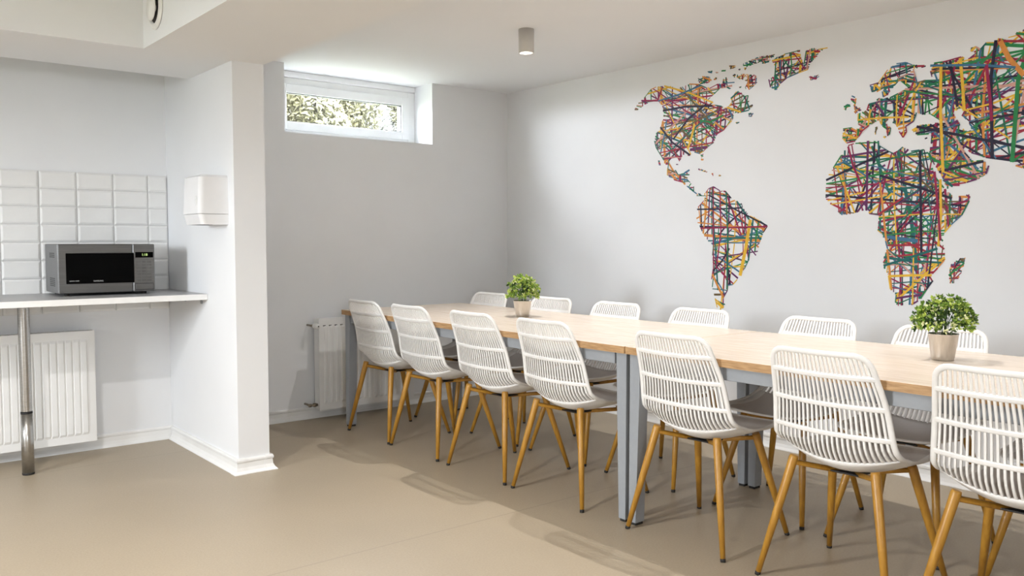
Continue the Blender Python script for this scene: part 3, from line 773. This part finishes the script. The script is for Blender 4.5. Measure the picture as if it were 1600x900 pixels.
# weight of each colour by region
WT = {'north_america': (16, 8, 9, 14, 14, 7, 12, 7, 5, 6, 4, 3), 'south_america': (14, 5, 12, 13, 13, 6, 9, 7, 9, 9, 4, 2), 'africa': (13, 11, 8, 10, 8, 11, 17, 6, 10, 8, 5, 3),
      'eurasia': (13, 11, 9, 10, 8, 13, 15, 7, 10, 8, 4, 4)}
def inside_spans(polys, o, d):
    ts = []
    for P in polys:
        n = len(P)
        for i in range(n):
            ax, ay = P[i]; bx, by = P[(i + 1) % n]
            ex, ey = bx - ax, by - ay
            den = d[0] * ey - d[1] * ex
            if abs(den) < 1e-12: continue
            t = ((ax - o[0]) * ey - (ay - o[1]) * ex) / den
            s = ((ax - o[0]) * d[1] - (ay - o[1]) * d[0]) / den
            if 0 <= s < 1: ts.append(t)
    ts.sort()
    return [(ts[i], ts[i + 1]) for i in range(0, len(ts) - 1, 2)]
def area(P): return .5 * abs(sum(P[i][0] * P[(i + 1) % len(P)][1] - P[(i + 1) % len(P)][0] * P[i][1] for i in range(len(P))))
wm = thing('world_map', 'multicoloured world map of criss-cross strips on the white right wall', 'wall art', (0, -2.6, 1.5))
rr = random.Random(11)
for name, polys in MAP.items():
    lay = 0
    wt = WT.get(name, (12, 6, 9, 12, 10, 6, 10, 8, 7, 7, 6, 3))
    A = area(polys[0]) - sum(area(q) for q in polys[1:]) if name == 'eurasia' else sum(area(q) for q in polys)
    groups = [polys] if name == 'eurasia' else [[q] for q in polys]
    for G in groups:
        mb = MB()
        Ag = A if name == 'eurasia' else area(G[0])
        dens = {'africa': 1.5, 'eurasia': 1.65, 'north_america': 1.4, 'south_america': 1.02}.get(name, 1.5)
        ys = [p[0] for p in G[0]]; zs = [p[1] for p in G[0]]
        done = 0.0; guard = 0
        small = Ag < .012
        while done < Ag * dens and guard < 6000:
            guard += 1
            o = (rr.uniform(min(ys), max(ys)), rr.uniform(min(zs), max(zs)))
            k = rr.random()
            if k < .22: ang = rr.gauss(math.pi / 2, .09)
            elif k < .42: ang = rr.gauss(0.0, .12)
            elif k < .68: ang = rr.gauss(.55, .3)
            elif k < .84: ang = rr.gauss(-.6, .3)
            else: ang = rr.uniform(0, math.pi)
            d = (math.cos(ang), math.sin(ang))
            w = rr.choice((.0030, .0038, .0046, .0056)) * (1.0 if not small else .8)
            if rr.random() < .05 and not small: w *= 1.7
            mx = rr.choice((.16, .28, .45, .8)) if not small else .09
            ci = rr.choices(range(12), wt)[0]
            for t0, t1 in inside_spans(G, o, d):
                if t1 < -mx or t0 > mx: continue
                a, b = max(t0, -mx + rr.uniform(0, .05)), min(t1, mx - rr.uniform(0, .05))
                
                if b - a < .012: continue
                lay += 1
                x = -.0006 - lay * 6e-6
                nx, ny = -d[1] * w, d[0] * w
                c0 = (o[0] + d[0] * a, o[1] + d[1] * a); c1 = (o[0] + d[0] * b, o[1] + d[1] * b)
                f0, f1 = rr.uniform(.75, 1), rr.uniform(.75, 1)
                bend = rr.gauss(0, .010) * min(1, (b - a) / .5) if rr.random() < .6 else 0
                cm = ((c0[0] + c1[0]) / 2 - d[1] * bend, (c0[1] + c1[1]) / 2 + d[0] * bend)
                Q = []
                for c, f in ((c0, f0), (cm, 1), (c1, f1)):
                    Q.append((x, c[0] + nx * f + 2.6, c[1] + ny * f - 1.5)); Q.append((x, c[0] - nx * f + 2.6, c[1] - ny * f - 1.5))
                mb.add(Q, [(0, 1, 3, 2), (2, 3, 5, 4)], ci)
                done += (b - a) * 2 * w
        def strip(pts, w, ci):
            global lay
            lay += 1
            x = -.0006 - lay * 6e-6
            Q = []
            for i, p in enumerate(pts):
                a = pts[max(i - 1, 0)]; b = pts[min(i + 1, len(pts) - 1)]
                l = math.hypot(b[0] - a[0], b[1] - a[1]) or 1
                nx, ny = -(b[1] - a[1]) / l * w, (b[0] - a[0]) / l * w
                Q.append((x, p[0] + nx + 2.6, p[1] + ny - 1.5)); Q.append((x, p[0] - nx + 2.6, p[1] - ny - 1.5))
            mb.add(Q, [(2 * i, 2 * i + 1, 2 * i + 3, 2 * i + 2) for i in range(len(pts) - 1)], ci)
        if not small:                                            # strips that follow the coast
            for P_ in G:
                for i in range(len(P_)):
                    if rr.random() < .42: strip([P_[i], P_[(i + 1) % len(P_)]], rr.uniform(.0022, .0038), rr.choices(range(12), wt)[0])
        for nm, ci, w, pts in BOLD:
            if nm == name and G is groups[0]: strip(pts, w, ci)
        mb.build({'arctic_islands': 'arctic_island', 'caribbean_islands': 'caribbean_island', 'british_isles': 'british_isle', 'mediterranean_islands': 'mediterranean_island'}.get(name, name), SM, wm)

# ------------------------------------------------------------------ radiators
def radiator(label, x0, x1, z0, z1, yb, yf, period, valves, prof_=((.06, 0), (.20, 1), (.56, 1), (.70, 0))):
    t = thing('radiator', label, 'radiator', (x0, 0, 0))
    W = x1 - x0
    m = MB()
    # front sheet with pressed flutes
    mg = .022; zt0, zt1 = z0 + .055, z1 - .06
    n = int((W - 2 * mg) / period)
    xs = [0, mg * .4]; ds = [0, 0]
    px = mg + ((W - 2 * mg) - n * period) / 2
    for k in range(n):
        b = px + k * period
        for f_, d_ in prof_:
            xs.append(b + f_ * period); ds.append(d_)
    xs += [W - mg * .4, W]; ds += [0, 0]
    rows = [(z0, 0), (zt0 - .014, 0), (zt0, 1), (zt1, 1), (zt1 + .014, 0), (z1, 0)]
    vs = [(x, yf - .0065 * d * r + .0065, z) for z, r in rows for x, d in zip(xs, ds)]
    w = len(xs)
    fs = [(i * w + j, i * w + j + 1, (i + 1) * w + j + 1, (i + 1) * w + j) for i in range(len(rows) - 1) for j in range(w - 1)]
    o = len(vs)
    vs += [(x, yf + .014, z) for z in (z0, z1) for x in (0, W)]
    m.add(vs, fs + [(o, o + 1, o + 3, o + 2)[::-1], (0, w - 1, o + 1, o)[::-1], ((len(rows) - 1) * w, (len(rows) - 1) * w + w - 1, o + 3, o + 2),
                    (0, o, o + 2, (len(rows) - 1) * w)[::-1], (w - 1, o + 1, o + 3, len(rows) * w - 1)])
    m.build('front_panel', M['radiator'], t)
    MB().box(.008, W - .008, yb, yb + .012, z0 + .004, z1 - .012).build('rear_panel', M['radiator'], t)
    for xa in (0.0, W - .0015):
        MB().box(xa, xa + .0015, yb + .002, yf + .012, z0 + .004, z1 - .002).build('side_panel', M['radiator'], t)
    g = MB()
    k = 0; xx = .004
    while xx < W - .01:
        g.box(xx, xx + .014, yb + .004, yf + .012, z1 - .0035, z1 - .0015); xx += .02
    g.box(.002, W - .002, yb + .001, yb + .006, z1 - .008, z1 - .001); g.box(.002, W - .002, yf + .009, yf + .0135, z1 - .008, z1 - .001)
    g.build('top_grille', M['radiator'], t, kind='stuff')
    for xa in (W * .2, W * .8):
        MB().box(xa - .015, xa + .015, yb, -.0005, z0 + .08, z1 - .05).build('wall_bracket', M['radiator'], t)
    if valves:
        zc = z1 - .045; yc = (yb + yf) / 2
        v = MB().tube([(0, yc, zc), (-.03, yc, zc)], .008, 10).tube([(-.012, yc, zc), (-.028, yc, zc)], .012, 6).build('valve_body', M['brass'], t)
        MB().tube([(-.028, yc, zc), (-.03, yc + .02, zc), (-.03, -.001, zc)], .007, 8).build('pipe', M['brass'], v)
        h = MB().lathe([(0, 0), (.013, 0), (.0175, .006), (.0185, .03), (.0175, .052), (.012, .060), (0, .062)], n=20, axis='y')
        h.v = [(a - .022, yc - .008 - b, c + zc) for a, b, c in h.v]; h.f = [f[::-1] for f in h.f]
        hh = h.build('thermostat_head', M['trim'], t)
        hh['label'] = 'white thermostat head'
        MB().lathe([(0, -.001), (.005, -.001)], c=(-.022, yc - .008 - .0625, zc), n=12, axis='y').build('thermostat_cap', M['hole'], hh)
        zl = z0 + .035
        MB().tube([(0, yc, zl), (-.055, yc, zl)], .0085, 10).tube([(-.012, yc, zl), (-.03, yc, zl)], .013, 6).tube([(-.048, yc, zl), (-.062, yc, zl)], .012, 6).tube([(-.052, yc, zl), (-.054, -.001, zl)], .0075, 8).build('return_valve', M['brass'], t)
    return t
rd = radiator('white fluted panel radiator under the high window beside the table end', -1.682, -.945, .065, .672, -.040, -.115, .042, True)
# slots along the head of its front sheet
s_ = MB()
k = .03
while k < .70:
    s_.box(k, k + .020, -.1092, -.1084, .622, .629); k += .042
s_.build('slot_row', M['hole'], rd, kind='stuff')
radiator('white fluted panel radiator on the kitchen wall below the counter', -4.45, -3.048, .072, .690, -.050, -.130, .0378, False, ((.05, 0), (.17, 1), (.83, 1), (.95, 0)))

# ------------------------------------------------------------------ counter with steel pole
c = thing('counter', 'white wall counter with a single steel pole carrying the microwave', 'counter', (-3.4, 0, 0))
CZ = .9
wt_ = MB().box(-1.4, .796, -.652, -.0195, CZ - .031, CZ, bev=.0015).build('worktop', M['counter'], c)
MB().box(-1.4, .796, -.6535, -.6522, CZ - .0305, CZ - .0005).build('edge_band', M['counter_edge'], wt_)
px_, py_ = -.033, -.372
pole = MB().lathe([(.027, .325), (.027, CZ - .0315)], c=(px_, py_, 0), n=32).lathe([(0, .012), (.0285, .012), (.0285, .312), (.0, .312)], c=(px_, py_, 0), n=32).build('pole', M['steel'], c)
MB().lathe([(0, .3125), (.0282, .3125), (.0282, .3195), (.0275, .3195), (.0275, .325), (0, .325)], c=(px_, py_, 0), n=32).build('collar', M['black'], pole)
MB().lathe([(0, 0), (.027, 0), (.0285, .004), (.0285, .0118), (0, .0118)], c=(px_, py_, 0), n=32).build('foot', M['rubber'], pole)
for yy in (-.30, -.56):
    MB().box(.770, .7965, yy - .012, yy + .012, CZ - .036, CZ - .0312).box(.793, .7965, yy - .012, yy + .012, CZ - .058, CZ - .036).build('bracket', M['grey_metal'], c)

# ------------------------------------------------------------------ microwave
mw = thing('microwave', 'steel microwave oven with black glass door on the white counter', 'microwave', (-3.038, -.245, CZ), math.radians(-1.5))
W2, D2, HH = .236, .175, .255
zb = .014
cab = MB().box(-W2, W2, -D2 + .028, D2, zb, zb + HH, bev=.003).build('cabinet', M['mw_body'], mw)
for zc, rows in ((.205, 3), (.055, 5)):
    vm = MB()
    for i in range(rows):
        for j in range(4):
            vm.box(-W2 - .0006, -W2 + .001, -.085 + j * .036, -.085 + j * .036 + .026, zb + zc + i * .0095 - .02, zb + zc + i * .0095 - .0145)
    vm.build('vent_slots', M['hole'], cab, kind='stuff')
split = .124
door = MB().box(-W2, split - .0015, -D2, -D2 + .027, zb, zb + HH, bev=.004).build('door', M['mw_steel'], mw)
MB().box(-W2 + .036, split + .006, -D2 - .0035, -D2 - .0002, zb + .050, zb + .208, bev=.0015).build('door_glass', M['mw_glass'], door)
text('lettering', 'SAMSUNG', .0105, M['print'], door, (-.048, -D2 - .0041, zb + .0625), (math.pi / 2, 0, 0), xscale=1.0)
text('lettering', 'ceramic inside', .0088, M['print'], door, (-.163, -D2 - .0041, zb + .0655), (math.pi / 2, 0, 0), italic=.3, xscale=.9)
pan = MB().box(split + .0005, W2, -D2, -D2 + .027, zb, zb + HH, bev=.004).build('control_panel', M['mw_steel'], mw)
MB().box(split + .013, W2 - .008, -D2 - .0012, -D2 - .0002, zb + .182, zb + .212).build('display', M['mw_glass'], pan)
text('lettering', '1:18', .018, M['green_led'], pan, ((split + W2) / 2 + .004, -D2 - .0016, zb + .197), (math.pi / 2, 0, 0), extrude=.0002)
kp = MB()
for i in range(7):
    for j in range(3):
        xk = split + .017 + j * .027; zk = zb + .165 - i * .0165
        kp.box(xk, xk + .023, -D2 - .0010, -D2 - .0002, zk - .012, zk)
kp.build('keypad', M['keypad'], pan, kind='stuff')
ob = MB().box(split + .010, W2 - .008, -D2 - .0012, -D2 - .0002, zb + .009, zb + .045).build('button_frame', M['black'], pan)
MB().box(split + .0125, W2 - .0105, -D2 - .004, -D2 - .0013, zb + .0115, zb + .0425, bev=.001).build('open_button', M['mw_steel'], pan)
for sx in (-1, 1):
    for sy in (-1, 1):
        MB().lathe([(0, .0003), (.012, .0003), (.014, zb - .0005), (0, zb - .0005)], c=(sx * .19, sy * .125, 0), n=14).build('foot', M['rubber'], mw)

# ------------------------------------------------------------------ paper towel dispenser on the partition
d = thing('towel_dispenser', 'white wall dispenser with a dark outlet on the side of the partition', 'dispenser', (XS, -.845, 1.268))
def shell(z0, z1, dx0, dx1, g0, g1, name, par, m='dispenser'):
    """rounded box hanging on the wall; dx depth and g half width at bottom and top"""
    secs = []
    for i in range(9):
        k = i / 8; z = z0 + (z1 - z0) * k
        dep = dx0 + (dx1 - dx0) * k; g = g0 + (g1 - g0) * k
        r = .022
        ring_ = [(-.0005, g)]
        for a in range(5):
            an = math.pi / 2 * a / 4; ring_.append((-dep + r - r * math.sin(an), g - r + r * math.cos(an)))
        for a in range(5):
            an = math.pi / 2 * a / 4; ring_.append((-dep + r - r * math.cos(an), -g + r - r * math.sin(an)))
        ring_.append((-.0005, -g))
        secs.append([(x, y, z) for x, y in ring_])
    n = len(secs[0]); vs = [p for s in secs for p in s]
    fs = [(i * n + k, i * n + (k + 1) % n, (i + 1) * n + (k + 1) % n, (i + 1) * n + k) for i in range(8) for k in range(n)]
    m_ = MB().add(vs, fs, 0, False)
    m_.add(secs[0], [tuple(range(n))[::-1]]); m_.add(secs[-1], [tuple(range(n))])
    return m_.build(name, M[m], par)
b1 = shell(.0, .052, .134, .148, .119, .125, 'base_cover', d)
b2 = shell(.054, .238, .150, .142, .125, .121, 'front_cover', d)
shell(.238, .250, .142, .122, .121, .110, 'top_cover', d)
MB().box(-.124, -.06, -.062, .062, -.0012, .001).build('outlet', M['hole'], b1)
MB().lathe([(0, 0), (.011, 0), (.011, -.0015), (.0, -.0015)], n=20, axis='x').build('window', M['trim'], b2, loc=(-.1485, -.085, .12)).scale = (1, 1, 2.2)
